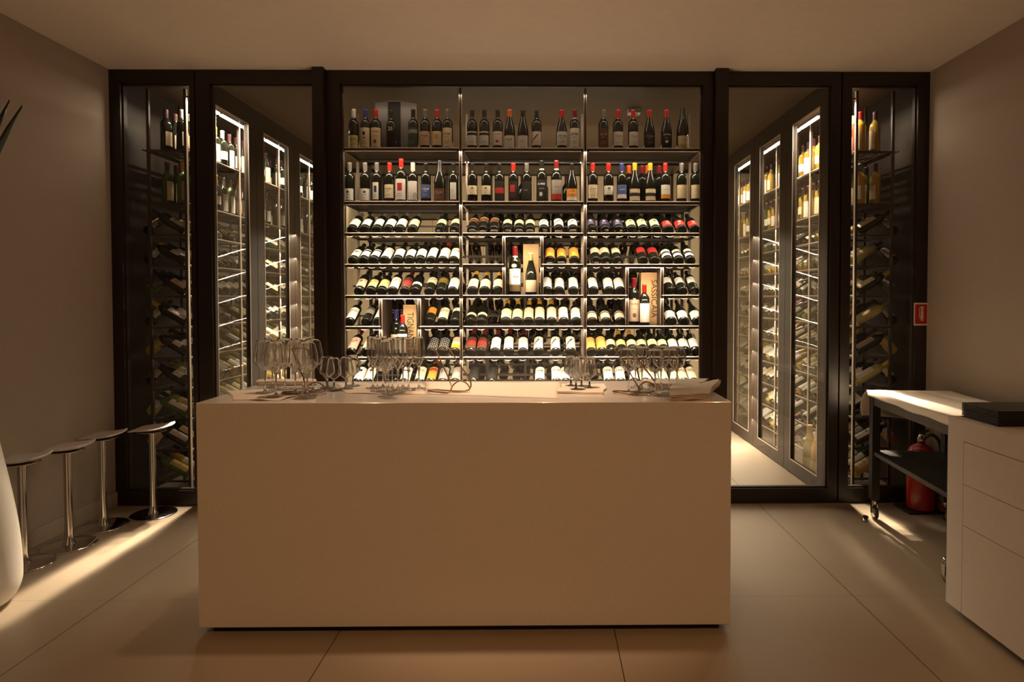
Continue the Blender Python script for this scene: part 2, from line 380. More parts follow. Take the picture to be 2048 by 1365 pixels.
def label_mesh(k, zone, design, half=1.15):
    key = (k, zone, design)
    if key in LABM: return LABM[key]
    r = {'b': .0375, 'u': .0405, 'c': .0445}[k]+.0006; z0, z1 = ZONE[zone]
    if k != 'b': z1 = min(z1, .134 if k == 'u' else .148)
    if zone == 'nar': half = .62
    n = 12; me = bpy.data.meshes.new('label'); vs = []; uv = []
    for z, vv in ((z0, 0), (z1, 1)):
        for i in range(n+1):
            a = -PI/2-half+2*half*i/n; vs.append((r*math.cos(a), r*math.sin(a), z)); uv.append((i/n, vv))
    fs = [(i, i+1, n+2+i, n+1+i) for i in range(n)]
    me.from_pydata(vs, [], fs); me.update(); L = me.uv_layers.new(name='UVMap')
    for lp in me.loops: L.data[lp.index].uv = uv[lp.vertex_index]
    me.polygons.foreach_set('use_smooth', [True]*n); me.materials.append(LAB[design]); LABM[key] = me
    return me
CAPC = {'r': ((.50, .022, .015), 'red'), 'k': ((.014, .012, .011), 'black'), 'g': ((.17, .155, .145), 'grey'), 'w': ((.72, .66, .56), 'white'), 'n': ((.045, .045, .20), 'blue'),
        'y': ((.80, .42, .03), 'yellow'), 'o': ((.62, .12, .03), 'orange'), 'd': ((.20, .012, .016), 'dark red'), 'm': ((.75, .55, .22), 'gold')}
LABC = {'W': ((.84, .81, .74), 'white'), 'C': ((.80, .68, .45), 'cream'), 'Y': ((.76, .62, .26), 'yellow'), 'K': ((.022, .02, .018), 'black'), 'P': ((.74, .52, .38), 'pinkish'),
        'O': ((.80, .30, .04), 'orange'), 'R': ((.48, .03, .03), 'red'), 'B': ((.09, .13, .32), 'blue'), 'G': ((.40, .37, .33), 'grey'), 'D': ((.13, .05, .03), 'brown'),
        'N': ((.05, .09, .06), 'dark green'), 'V': ((.05, .035, .085), 'dark purple'), 'M': ((.74, .46, .12), 'gold'), 'L': ((.22, .16, .03), 'olive')}
ACC = {'k': (.04, .03, .025), 'r': (.5, .04, .03), 'o': (.85, .36, .03), 'w': (.85, .82, .76), 'b': (.2, .13, .07), 'm': (.65, .45, .15), 'g': (.35, .32, .28)}
BCOL = {'p': ((.55, .10, .05), 'rosé'), 'a': ((.62, .36, .05), 'amber'), 'e': ((.08, .15, .04), 'green'), 'l': ((.45, .40, .12), 'pale')}
def bottle(loc, label, shape='b', cap='k', lab='W', design='text', zone='std', acc='k', ring=None, body=None, rot=(0, 0, 0), scale=1.0, group=None, spin=0.0, cat='wine bottle'):
    o = thing('wine_bottle', label, cat, loc, rot, group); o.scale = (scale,)*3
    b = link('bottle_body', BODY[shape+('t' if body else '')], o)
    if body: b.color = (*BCOL[body][0], 1)
    c = link('capsule', CAPS[shape], o); c.color = (*CAPC[cap][0], 1)
    if lab != '-':
        l = link('label', label_mesh(shape, zone, design), o); l.color = (*LABC[lab][0], 1); l['accent'] = ACC[acc]; l.rotation_euler = (0, 0, spin)
    if ring:
        r = link('neck_band', RINGS[shape], o); r.color = (*CAPC[ring][0], 1)
    return o
# ------------------------------------------------------------------ central rack
YR = 4.31                                     # front edge of the rack
YS, YT = YR+.085, YR+.055                     # standing bottle axis, base of a tilted bottle
ROWY = [297, 404, 467, 529.5, 591.5, 653.5, 715]
RZ = [at(1040, y, Y=YR).z for y in ROWY]; RZ.append(RZ[-1]-.2235); RZ += [RZ[-1]-.2235*k for k in (1, 2, 3)]
rx = lambda px: at(px, 600, Y=YR).x
BAYS = [(rx(687), rx(920)), (rx(924.5), rx(1168)), (rx(1172.5), rx(1402))]
NICHE = {0: (rx(761), rx(838.5), 5, 6), 1: (rx(1008), rx(1084), 3, 4), 2: (rx(1254), rx(1324), 4, 5)}
rack = thing('wine_rack', 'tall three bay metal wine rack behind the central glass front', 'wine rack', (0, YR, 0))
RD = .365
def lk(mb, name, m, par=rack, ox=0, oy=YR):
    me = mb; me.v = [(x-ox, y-oy, z) for x, y, z in me.v]
    return me.build(name, m, par)
edges = [BAYS[0][0], (BAYS[0][1]+BAYS[1][0])/2, (BAYS[1][1]+BAYS[2][0])/2, BAYS[2][1]]
for x in edges:
    for y in (YR, YR+RD-.02):
        p = lk(MB().box(x-.0085, x+.0085, y, y+.02, 0, 2.96 if y == YR else 2.87), 'post', rack_m if y == YR else trim_m)
        if y == YR:
            t = MB()
            for sx in (-1, 1): t.box(x+sx*.0085-.0012, x+sx*.0085+.0012, y-.0025, y+.012, 0, 2.96)
            q = lk(t, 'edge_trim', trim_m, p)
for bi, (x0, x1) in enumerate(BAYS):
    xa, xb = x0+.007, x1-.007
    for ri, z in enumerate(RZ):
        spans = [(xa, xb)]
        if bi in NICHE and ri in (NICHE[bi][2],):
            spans = [(xa, NICHE[bi][0]), (NICHE[bi][1], xb)]
        for a, b in spans:
            s_ = MB()
            hgt = .022 if ri < 2 else .018
            s_.box(a, b, YR, YR+.014, z-hgt, z); s_.box(a, b, YR+RD-.02, YR+RD-.004, z-hgt, z)
            for xx in (a, b-.012): s_.box(xx, xx+.012, YR, YR+RD-.004, z-hgt, z)
            if ri < 2:
                for k in range(12): s_.box(a, b, YR+.02+k*.0285, YR+.034+k*.0285, z-.007, z-.001)
            else:
                s_.box(a, b, YR+.19, YR+.20, z+.065, z+.078)     # rail under the bottle necks
            sh = lk(s_, 'shelf', rack_m)
            tr_ = MB(); tr_.add([(x_, y_, z_) for x_ in (a, b) for y_, z_ in ((YR-.009, z-.002), (YR-.009, z), (YR-.003, z+.005), (YR+.004, z+.005), (YR+.004, z-.002))],
                              [(0, 1, 6, 5), (1, 2, 7, 6), (2, 3, 8, 7), (3, 4, 9, 8), (4, 0, 5, 9), (0, 4, 3, 2, 1), (5, 6, 7, 8, 9)])
            lk(tr_, 'edge_trim', trim_m, sh)
    if bi in NICHE:
        n0, n1, ra, rb = NICHE[bi]; zb, zt = RZ[rb], RZ[ra-1]-.024
        nf = MB()
        for xx in (n0, n1): nf.box(xx-.008, xx+.008, YR-.002, YR+.30, zb+.001, zt)
        nf.box(n0, n1, YR, YR+.36, zb, zb+.004)
        o = lk(nf, 'display_niche', rack_m)
        t = MB()
        for xx in (n0-.009, n0+.009, n1-.009, n1+.009): t.box(xx-.0015, xx+.0015, YR-.005, YR+.01, zb+.002, zt)
        t.box(n0-.009, n1+.009, YR-.005, YR+.008, zt, zt+.004)
        lk(t, 'edge_trim', trim_m, o)
        cx_ = (n0+n1)/2
        lamp('niche_light', 'AREA', (cx_+.02, YR+.012, zt-.012), .55, LED, (cx_+.03, YR+.11, zb+.10), shape='RECTANGLE', size=.16, size_y=.012, spread=math.radians(100))
for ri in range(8):
    z = (RZ[ri-1]-.024) if ri else 2.9
    pw = [1.6, 10, 10, 9, 9, 9, 9, 9][ri]
    xm = (edges[0]+edges[-1])/2
    lamp('rack_led', 'AREA', (xm, YR-.018 if ri else YR-.02, z), pw, LED, (xm, YR+.055, z-.2), shape='RECTANGLE', size=edges[-1]-edges[0]-.04, size_y=.008)
led = MB()
# ---- bottles on the central rack:  px, shape, cap, label colour, design, zone, accent [, extras]
ROW = {}
ROW[0] = [
 "707.8 b w Y text low b", "731.6 b n C emblem tall k", "752.4 b r C blot tall r", "826.8 b k N top tall g", "850.5 b g P text std r", "874.3 b r C square std m", "895.6 b g C text tall b",
 "944.6 b k W top std k g", "969 b k W top std k g", "995.6 b k W blot std r g", "1019.4 u o W text low b w", "1046 u k W plain low b", "1073.3 b k W swoosh std r", "1123.3 u r W text std k w", "1149.4 b d W text tall k w",
 "1206.7 b g D text tall g", "1235.8 b r W text std g", "1266.2 b r W text std g", "1298.7 u r K text std g", "1332.7 u r K blot std w", "1365 c k C bottom low m"]
ROW[1] = [
 "699.7 b g W emblem low k", "730.5 b g W emblem low k", "753.9 b g W square nar k", "779.4 b r C text std b", "802.7 b r W square tall r", "826 b w W swirl tall k", "852 b k B text std w", "879.8 c k D text low g", "907.2 b k W plain nar g",
 "945 b k C emblem mid b", "972.7 b k C emblem mid b", "999.2 b k K middle tall r", "1026.8 b r K square tall r", "1053.4 b g K plain tall g", "1083.5 b k K blot tall w w", "1112.8 b d G bottom tall r w", "1143.6 u k O bottom low w",
 "1185.5 b r C text std g", "1217 b r W emblem mid b", "1243.5 b n B bottom std w", "1269.4 u y C middle low k", "1300.2 u y C middle low k", "1330.4 b r W bottom std o", "1362.9 b g C text std m", "1390.5 b g C text std m"]
def R3(xs, spec): return ["%s %s" % (x, spec) for x in xs]
ROW[2] = (R3((703.7, 728.6, 753.5, 776, 799), "b g W plain std b")+["824.6 b g C plain std b", "880 b k C text mid b", "909 b k C text mid b"]
 + R3((944.4, 965.7, 987.6), "b k D top top m")+R3((1014, 1038, 1059.4), "b k C plain mid b")+R3((1087.3, 1117.3, 1145.9), "b k W swoosh std k")
 + R3((1184, 1210.6, 1237.7), "b k V emblem std w")+R3((1264, 1286.8, 1312), "b k C emblem std k")+R3((1337, 1363, 1389), "u k R emblem low w"))
ROW[3] = (["706 b k W text std k", "726.4 b k W top std k", "747 b k W top std k", "769 b k W plain tall b", "794.6 u k W plain std k", "818 b k W text std g", "840 b k W text std k", "862 b k W text tall g", "885.5 b r W plain tall g", "906.7 b k W text tall k"]
 + R3((1099.7, 1123, 1148.8), "b k O blot tall m")
 + R3((1191.5, 1212, 1234.7), "b k C plain top g")+R3((1286, 1309.5), "b k R top top r")+R3((1336, 1358, 1381), "b k W middle std k"))
ROW[4] = (["718 b k P emblem std b", "741 b k Y text std o", "763 b k Y plain std m", "785 b k W swoosh tall g", "809 b d D middle tall r", "830.5 b k W plain strip k", "858.3 b k C text top b", "881.8 b k L text top m", "904.5 b k W plain tall g"]
 + R3((945, 969, 995), "u y C plain tall Y".replace(' Y', ' m'))+R3((1094, 1118, 1146.6), "b k W plain tall g")
 + R3((1187, 1218, 1240.6), "b k W plain tall g")+R3((1339.5, 1365, 1388.6), "b k W plain top g"))
ROW[5] = (["699 b k W text tall b", "732 b k G top top k", "756 b k W emblem tall b", "858.5 b k O plain top m", "884.6 b k C text tall b", "910 b y W plain thin m"]
 + R3((941, 963), "b k P plain strip k")+R3((1011.5, 1034), "u y C plain tall b w")+R3((1057, 1079, 1103), "b y C plain tall m")+R3((1127.7, 1152.3), "b k W plain tall k")
 + R3((1184.6, 1212, 1240.8), "b k P top low k")+R3((1343, 1367.7, 1395), "u k W plain low k"))
ROW[6] = (["702 b d P text tall r", "731 b k C text tall b", "863 b k K dots tall w", "884.6 b k K dots tall w", "909 b k P bottom tall o"]
 + R3((941.5, 961.5), "b d D middle tall r")+R3((990, 1017, 1046), "b d W plain tall g")+R3((1077, 1111.5, 1141.5), "b k W swoosh tall k")
 + R3((1183, 1203.8), "b k M text tall m")+["1223.8 b k C plain mid m", "1244.6 b y Y plain mid m", "1266 b y C plain mid m"]+R3((1286, 1307.7, 1328.5), "b k C plain mid k")+R3((1349, 1370.8, 1390.8), "b k W plain std g"))
ROW[7] = (["714 b k W emblem tall k", "735 b k W emblem tall k", "808 b k W text tall k", "838 b k C text tall b", "861 b r O top tall r", "885 b k G text tall k", "910 b g G plain tall w"]
 + ["946 b k K plain tall k", "983 b k K plain tall k"]+R3((1080, 1113, 1132, 1153), "b k W text tall k")
 + R3((1218.5, 1242, 1269), "b k W text tall k")+R3((1291, 1309, 1328.5, 1349, 1368.5, 1387.7), "b k C text tall k"))
ROWN = ['top shelf', 'second shelf', 'third shelf', 'fourth shelf', 'fifth shelf', 'sixth shelf', 'seventh shelf', 'eighth shelf']
BAYN = ['left bay', 'middle bay', 'right bay']
def bayof(px): return 0 if px < 922 else (1 if px < 1170 else 2)
cradles = [MB() for _ in range(3)]
for ri in range(8):
    cnt = [0, 0, 0]
    for spec in ROW[ri]:
        f = spec.split(); px = float(f[0]); b = bayof(px); cnt[b] += 2 if (ri == 0 and px == 826.8) else 1      # the boxed bottle is the fourth one
        shape, cap, lab, des, zone, acc = f[1:7]; ring = f[7] if len(f) > 7 else None
        capw, labw = CAPC[cap][1], LABC[lab][1]
        lb = '%s capped %s bottle, %s label, %s from left, %s, %s' % (capw, 'standing' if ri < 2 else 'tilted', labw, ORD[cnt[b]], ROWN[ri], BAYN[b])
        if ri < 2:
            X = at(px, ROWY[ri]-35, Y=YS).x
            sc = 1.0
            if ri == 1: sc = {802.7: 1.08, 1083.5: 1.05, 1112.8: 1.05}.get(px, .985)
            bottle((X, YS, RZ[ri]), lb, shape, cap, lab, des, zone, acc, ring, scale=sc, spin=random.uniform(-.18, .18), group='wine bottles standing on the central rack')
        else:
            yy = (ROWY[ri] if ri < 7 else 777)-8; X = at(px, yy, Y=YT).x; z = RZ[ri]+.024
            bottle((X, YT, z), lb, shape, cap, lab, des, zone, acc, ring, rot=(-PI/3+random.uniform(-.03, .03), 0, random.uniform(-.02, .02)), spin=random.uniform(-.22, .22), group='tilted wine bottles on the central rack')
            pts = [(X+.036*math.cos(a), YR+.008, RZ[ri]+.004+.036*math.sin(a)*.8) for a in [PI+PI*k/12 for k in range(13)]]
            cradles[b].tube(pts, .0022, 6)
for b in range(3): lk(cradles[b], 'bottle_cradle', trim_m)
# second file of standing bottles behind the right of the second shelf
for i, (px, c) in enumerate(((1258, 'o'), (1284, 'd'), (1295, 'o'), (1318, 'd'))):
    X = at(px, 370, Y=YS+.095).x
    bottle((X, YS+.095, RZ[1]), '%s capped bottle half hidden behind yellow capped ones, %s from left, second shelf' % (CAPC[c][1], ORD[i+1]), 'b', c, '-', group='wine bottles standing on the central rack')
# ---- display niches: boxes and bottles
def wood_box(px0, px1, pyt, z0, y0, label, word, tpos, tsize, dep=.10):
    a = at(px0, 600, Y=y0).x; b = at(px1, 600, Y=y0).x; zt = at(px0, pyt, Y=y0).z
    o = thing('wooden_wine_box', label, 'wooden box', ((a+b)/2, y0, z0)); hw = (b-a)/2; h = zt-z0
    bevel(MB().box(-hw, hw, 0, dep, .001, h).build('box_body', wood_m, o), .002, 2)
    MB().box(-hw+.012, hw-.012, -.003, 0, .012, h-.012).build('sliding_lid', wood_m, o)
    if word:
        me = text_mesh(word, tsize, .0006, ink_m); t = link('lettering', me, o)
        t.rotation_euler = (PI/2, PI/2, 0); t.location = (tpos[0]*hw, -.0038, h*tpos[1])
        t.scale = (1, tpos[2] if len(tpos) > 2 else 1, 1)
    return o
YN = YR+.13
zb = RZ[6]+.005
wood_box(806, 833, 610, zb, YN+.04, 'pale wooden wine box with upright lettering in the left display niche', 'TIGNANELLO', (.05, .42, 1.3), .052)
bottle((at(806, 640, Y=YN-.03).x, YN-.04, zb), 'red capped bottle with bright white label before the wooden box, left niche', 'b', 'r', 'W', 'plain', 'tall', 'g', 'n', scale=1.0, group='bottles in the display niches')
bottle((at(792, 640, Y=YN+.06).x, YN+.075, zb), 'navy capped tall bottle standing at the back of the left niche', 'b', 'n', 'C', 'emblem', 'std', 'k', scale=1.12, group='bottles in the display niches')
zb = RZ[4]+.005
wood_box(1046.5, 1078, 488.5, zb, YN+.02, 'pale wooden wine box behind the gold capped bottle in the middle niche', None, None, 0)
bottle((at(1062, 560, Y=YN-.045).x, YN-.05, zb), 'gold capped sloping bottle with bright cream label, middle display niche', 'u', 'm', 'C', 'plain', 'low', 'm', scale=1.02, group='bottles in the display niches')
mg = bottle((at(1030, 560, Y=YN-.02).x, YN-.02, zb), 'large dark red capped magnum with tall pale label, middle display niche', 'b', 'd', 'W', 'bottom', 'tall', 'b', 'w', scale=1.19, group='bottles in the display niches')
s1 = MB(); Mz = Matrix.Identity(4)
s1.grid(lambda u, v: (.0382*math.cos(-PI/2-.12+(u-.5)*.9*math.sqrt(max(0, 1-(2*v-1)**2))), .0382*math.sin(-PI/2-.12+(u-.5)*.9*math.sqrt(max(0, 1-(2*v-1)**2))), .167+.024*v), 8, 8)
sl = s1.build('shoulder_label', LAB['plain'], mg); sl.color = (.84, .81, .74, 1); sl['accent'] = ACC['g']; sl['label'] = 'small white oval shoulder label'
zb = RZ[5]+.005
wood_box(1282, 1318, 545.5, zb, YN+.03, 'pale wooden wine box lettered SASSICAIA in the right display niche', 'SASSICAIA', (.42, .50, .95), .062)
bottle((at(1288.5, 620, Y=YN-.04).x, YN-.045, zb), 'red capped bottle with glowing white label before the SASSICAIA box', 'b', 'r', 'W', 'plain', 'tall', 'g', scale=1.0, group='bottles in the display niches')
bottle((at(1267.5, 620, Y=YN+.035).x, YN+.03, zb), 'tall dark bottle with brown paper label, left side of the right niche', 'b', 'd', 'P', 'blot', 'tall', 'b', scale=1.17, group='bottles in the display niches')
# ---- grey presentation box with its bottle on the top shelf
yb_ = YS+.085
a, b_ = at(750, 250, Y=yb_).x, at(833, 250, Y=yb_).x; c_ = (a+b_)/2; h = at(790, 202, Y=yb_).z-RZ[0]; i0, i1 = at(776, 250, Y=yb_).x-c_, at(801, 250, Y=yb_).x-c_
gb = thing('presentation_box', 'opened grey presentation box with black core on the top shelf, left bay', 'presentation box', (c_, yb_-.06, RZ[0]))
MB().box(i0, i1, .06, .13, .001, h).build('box_core', boxin_m, gb)
q = MB()
q.prism([(a-c_, .001), (i0-.002, .001), (i0-.002, h), (a-c_, h-.012)], .065, .071); q.prism([(i1+.002, .001), (b_-c_, .001), (b_-c_, h-.015), (i1+.002, h)], .065, .071)
q.box(i0-.002, i0, .063, .13, .001, h); q.box(i1, i1+.002, .063, .13, .001, h)
q.build('box_wing', box_m, gb)
q = MB(); q.box(i0-.002, i1+.002, .058, .062, h-.004, h); q.build('box_edge', trim_m, gb)
dk = bottle((c_+(i0+i1)/2, YS+.005, RZ[0]), 'black bottle marked 25 standing in the grey presentation box, top shelf', 'b', 'k', '-', scale=.98, group='wine bottles standing on the central rack')
me = text_mesh('25', .036, .0006, matt_white); t = link('numeral', me, dk); t.rotation_euler = (PI/2, 0, 0); t.location = (0, -.0385, .155)
# ------------------------------------------------------------------ second rack behind, facing the far aisle
YR2 = YR+.46
rk2 = thing('wine_rack', 'second wine rack standing behind the central one, seen through its gaps', 'wine rack', (0, YR2, 0))
for x in (edges[0]+.06, (edges[0]+edges[1])/2+.18, edges[1]+.14, (edges[1]+edges[2])/2, edges[2]+.02, edges[3]-.18, edges[3]-.03):
    for y in (YR2, YR2+.4): lk(MB().box(x-.011, x+.011, y, y+.022, 0, 2.62), 'post', rack_m, rk2, 0, YR2)
for ri, z in enumerate(RZ[:9]):
    s_ = MB(); xa, xb = edges[0]+.04, edges[3]-.02
    for y in (YR2, YR2+.40): s_.box(xa, xb, y, y+.016, z-.02, z)
    if ri < 3: s_.box(xa, xb, YR2+.02, YR2+.38, z-.012, z-.002)
    elif ri < 8: s_.box(xa, xb, YR2+.19, YR2+.20, z+.09, z+.105)
    lk(s_, 'shelf', rack_m, rk2, 0, YR2)
p0, p1 = at(836, 325.5, Y=YR2+.38), at(1292, 324.5, Y=YR2+.38)
lk(MB().box(p0.x, p1.x, YR2+.375, YR2+.39, p0.z-.006, p0.z+.006), 'led_strip', led_m, rk2, 0, YR2)
lamp('far_rack_led', 'AREA', ((p0.x+p1.x)/2, YR2+.46, p0.z-.02), 26, LED, ((p0.x+p1.x)/2, YR2+2.4, 1.6), shape='RECTANGLE', size=2.2, size_y=.03)
# ------------------------------------------------------------------ side racks in the cabinets
BARX = {'left': -2.53, 'right': 2.16}
bulk = MB()                                                       # far bottles nobody could count
BULKM = [dark_glass, mat('bulk_white', LABC['W'][0], .6), mat('bulk_cream', LABC['C'][0], .6), mat('bulk_foil', (.08, .03, .03), .4), mat('bulk_amber', (.42, .28, .05), .08, 0, .6), mat('bulk_green', (.06, .11, .03), .1, 0, .6)]
def bulk_bottle(M, k, gi, li, zone, n=9, cap=3):
    bulk.lathe(body_prof(k), n, M, gi); bulk.lathe(cap_prof(k), n, M, cap)
    if li is not None:
        r = .0382 if k == 'b' else .0412; z0, z1 = ZONE[zone]
        bulk.grid(lambda u, v: (r*math.cos(-PI/2-1.1+2.2*u), r*math.sin(-PI/2-1.1+2.2*u), z0+(z1-z0)*v), 6, 1, li, True, M)
SR_LAB = 'CWWWCWWYCWGW'
for side in ('left', 'right'):
    sg = 1 if side == 'left' else -1; XF = RLX if side == 'left' else RRX
    rk = thing('wine_rack', 'deep wine rack filling the %s side cabinet along the wall' % side, 'wine rack', (XF, 4.36, 0))
    ys = [4.36+.3725*k for k in range(9)]
    for i, y in enumerate(ys):
        for dx in (0, -.265*sg):
            p = MB().box(XF+dx-.009, XF+dx+.009, y-.009, y+.009, 0, 2.95)
            po = lk(p, 'post', rack_m, rk, XF, 4.36)
            if dx == 0: lk(MB().box(XF+sg*.009-.001, XF+sg*.009+.0025, y-.010, y+.010, 0, 2.95), 'edge_trim', trim_m, po, XF, 4.36)
    for ri, z in enumerate(RZ):
        s_ = MB(); ya, yb = 4.36, ys[-1]
        for dx in (0, -.265*sg): s_.box(XF+dx-.008, XF+dx+.008, ya, yb, z-.018, z)
        for y in ys: s_.box(min(XF, XF-.265*sg), max(XF, XF-.265*sg), y-.006, y+.006, z-.016, z-.002)
        if ri < 2:
            for k in range(11): s_.box(min(XF-sg*.03*k, XF-sg*(.03*k+.015)), max(XF-sg*.03*k, XF-sg*(.03*k+.015)), ya, yb, z-.006, z-.001)
        else: s_.box(XF-sg*.2-.005, XF-sg*.2+.005, ya, yb, z+.07, z+.082)
        sh = lk(s_, 'shelf', rack_m, rk, XF, 4.36)
        lk(MB().box(XF+sg*.008-.001, XF+sg*.008+.002, ya, yb, z-.004, z+.003), 'edge_trim', trim_m, sh, XF, 4.36)
    for ri in range(2, 11):
        lamp('side_rack_led', 'AREA', (XF+sg*.016, 5.85, RZ[ri-1]-.03), 14, LED, (XF-sg*.05, 5.85, RZ[ri-1]-.25), shape='RECTANGLE', size=.01, size_y=2.95)
    lb = MB(); bx = BARX[side]
    for i in range(9):
        y = 4.36+.3725*i
        if i < 8: lb.box(bx-.012, bx+.012, y+.02, y+.355, 2.878, 2.892)
    lk(lb, 'led_strip', led_m, rk, XF, 4.36)
    for y in ys: lk(MB().box(min(bx, XF), max(bx, XF), y-.004, y+.004, 2.89, 2.90), 'led_bracket', rack_m, rk, XF, 4.36)
    for ri, z in enumerate(RZ):
        if 2 <= ri < 10:
            lab = 'CWGWYCWC'[ri-2]; bd = (None, None, 'e', None, 'a', None, 'l', 'a')[ri-2]
            bottle((XF-sg*.335, 4.45, z+.030), '%s labelled%s bottle lying base forward against the wall, %s down, %s side cabinet' % (LABC[lab][1], ' '+BCOL[bd][1] if bd else '', ROWN[ri] if ri < 8 else ORD[ri+1]+' shelf', side),
                   'b', 'k', lab, 'text', 'tall', 'b', None, bd, (-PI/3, 0, 0), group='wine bottles in the %s side cabinet' % side)
        kn = 0
        for k in range(27):
            y = 4.36+.06+k*.1085
            if min(abs(y-yy) for yy in ys) < .03: continue
            rnd = random.random()
            if rnd < .12: continue
            shape = 'b' if random.random() < .75 else 'u'
            if side == 'right':
                body = random.choice('pppa') if ri == 0 else (random.choice('aale') if ri in (1, 3) or random.random() < .3 else None)
            else: body = random.choice(('a', 'e', 'l')) if ri > 5 and random.random() < .45 else (None if random.random() < .9 else 'e')
            lab = random.choice(SR_LAB); cap = random.choice('kkgrwym' if ri < 2 else 'kkkgy')
            if ri < 2:
                loc = (XF-sg*.06, y, z); rot = (0, 0, sg*PI/2+random.uniform(-.3, .3))
            else:
                loc = (XF-sg*.035, y, z+.024); rot = (-PI/3+random.uniform(-.04, .04), 0, sg*PI/2+random.uniform(-.03, .03))
            zone = random.choice(('std', 'tall', 'mid', 'tall'))
            kn += 1
            if kn < 6 and k < 6 and z > .1:
                lbw = '%s labelled%s %s bottle, %s from glass front, %s down, %s side cabinet' % (LABC[lab][1], ' '+BCOL[body][1] if body else '', 'standing' if ri < 2 else 'tilted', ORD[kn], ROWN[ri] if ri < 8 else ORD[ri+1]+' shelf', side)
                bottle(loc, lbw, shape, cap, lab, random.choice(('text', 'plain', 'emblem')), zone, random.choice('kbgr'), None, body, rot, group='wine bottles in the %s side cabinet' % side)
            else:
                M = Matrix.Translation(loc) @ Matrix.Rotation(rot[2], 4, 'Z') @ Matrix.Rotation(rot[0], 4, 'X')
                bulk_bottle(M, shape, {None: 0, 'p': 4, 'a': 4, 'l': 4, 'e': 5}[body], random.choice((1, 1, 2)), zone)
            if ri < 2 and random.random() < .6:
                M = Matrix.Translation((XF-sg*.17, y+random.uniform(-.01, .01), z)) @ Matrix.Rotation(sg*PI/2, 4, 'Z')
                bulk_bottle(M, shape, {None: 0, 'p': 4, 'a': 4, 'l': 4, 'e': 5}[body], 2, zone)
# bottles of the rack behind the central one: standing on the third shelf, tilted the other way below
for ri in range(1, 8):
    z = RZ[ri]
    for k in range(27):
        x = edges[0]+.07+k*.091+random.uniform(-.012, .012)
        if random.random() < .1: continue
        if ri == 1 and not (abs(x) < .5 and k % 2): continue
        if ri <= 2:
            if ri == 2 and x < -.62: continue
            bulk_bottle(Matrix.Translation((x, YR2+.10, z)), 'b', 0, None, 'std')
        else:
            if x < -.95 and ri < 5: continue
            M = Matrix.Translation((x, YR2+.34, z+.075)) @ Matrix.Rotation(PI, 4, 'Z') @ Matrix.Rotation(-PI/3, 4, 'X')
            bulk_bottle(M, 'b', 0, 1 if random.random() < .4 else None, 'std')
            if ri > 3 and random.random() < .8:
                M = Matrix.Translation((x+.04, YR2+.03, z+.02)) @ Matrix.Rotation(-PI/2.3, 4, 'X')
                bulk_bottle(M, 'b', 0, 2 if random.random() < .3 else None, 'std')
tag(bulk.build('bottle_stock', BULKM), 'many more bottles deep in the side cabinets and on the rack behind', 'bottles', kind='stuff')
# big clear bottles on the floor of the right cabinet
for i, (px, py, sc) in enumerate(((1617, 900, 1.25), (1637, 925, 1.35))):
    p = at(px, py, X=2.20)
    bottle((2.20, 4.95-.16*i, .002), 'large %s bottle standing on the floor of the right side cabinet' % ('pale gold' if i == 0 else 'green gold sparkling'), 'c', 'm', 'Y', 'plain', 'low', 'm', None, 'l' if i == 0 else 'a', (0, 0, -PI/2), sc, group='large bottles on the cabinet floor')
# ------------------------------------------------------------------ counter
KX0, KX1, KY0, KY1, KZ0, KZ = -1.492, .802, 2.5705, 3.227, .035, 1.008
ct = thing('counter', 'white lacquered block counter in the middle of the room', 'counter', ((KX0+KX1)/2, (KY0+KY1)/2, 0))
hx, hy = (KX1-KX0)/2, (KY1-KY0)/2
bevel(MB().box(-hx, hx, -hy, hy, KZ0, KZ).build('counter_body', lacquer_m, ct), .003, 2)
MB().box(-hx+.04, hx-.04, -hy+.04, hy-.04, 0, KZ0).build('plinth', plinth_m, ct)
# ---- cloths on the counter
def cloth(name, label, cat, corners, thick, wav=.004, n=(26, 14), z0=KZ+.0006, layers=1, seed=1, lift=None, group=None):
    P = [at(px, py, Z=KZ) for px, py in corners]   # bl, br, tr, tl
    c = sum(P, Vector())/4; rnd = random.Random(seed); ph = [rnd.uniform(0, 6) for _ in range(6)]
    o = thing(name, label, cat, (c.x, c.y, z0), group=group) if layers > 1 else None
    for L in range(layers):
        j = [Vector((rnd.uniform(-.008, .008)*(L > 0), rnd.uniform(-.006, .006)*(L > 0), 0)) for _ in range(4)]
        def fn(u, v):
            p = (P[0]+j[0])*(1-u)*(1-v)+(P[1]+j[1])*u*(1-v)+(P[2]+j[2])*u*v+(P[3]+j[3])*(1-u)*v
            e = math.sin(u*PI)*math.sin(v*PI)
            wx = .006*math.sin(9*v+ph[0])*(abs(u-.5)*2)**3; wy = .005*math.sin(12*u+ph[1])*(abs(v-.5)*2)**3
            z = wav*(.5+.5*math.sin(7*u+5*v+ph[2]+L)) * (.5+.5*math.sin(11*v-6*u+ph[3])) 
            z += (lift(u, v) if lift else 0)
            return (p.x-c.x+wx, p.y-c.y+wy, z+thick/2+L*(thick+.0015))
        m = MB().grid(fn, *n)
        if o: ob = m.build('fold', cloth_m, o)
        else: ob = tag(m.build(name, cloth_m, None, (c.x, c.y, z0)), label, cat, group)
        solid(ob, thick)
    return o or ob
cloth('linen_runner', 'long cream linen runner lying across the middle of the counter', 'cloth', [(852, 789), (1115, 799), (1120, 766), (850, 765)], .002, .003, seed=3)
cloth('linen_cloth', 'creased cream cloth spread at the left end of the counter', 'cloth', [(470, 801), (560, 803), (640, 778), (452, 783)], .002, .008, seed=5)
cloth('linen_cloth', 'cream cloth under the group of tall narrow glasses', 'cloth', [(690, 788), (850, 790), (846, 768), (672, 768)], .002, .004, seed=8)
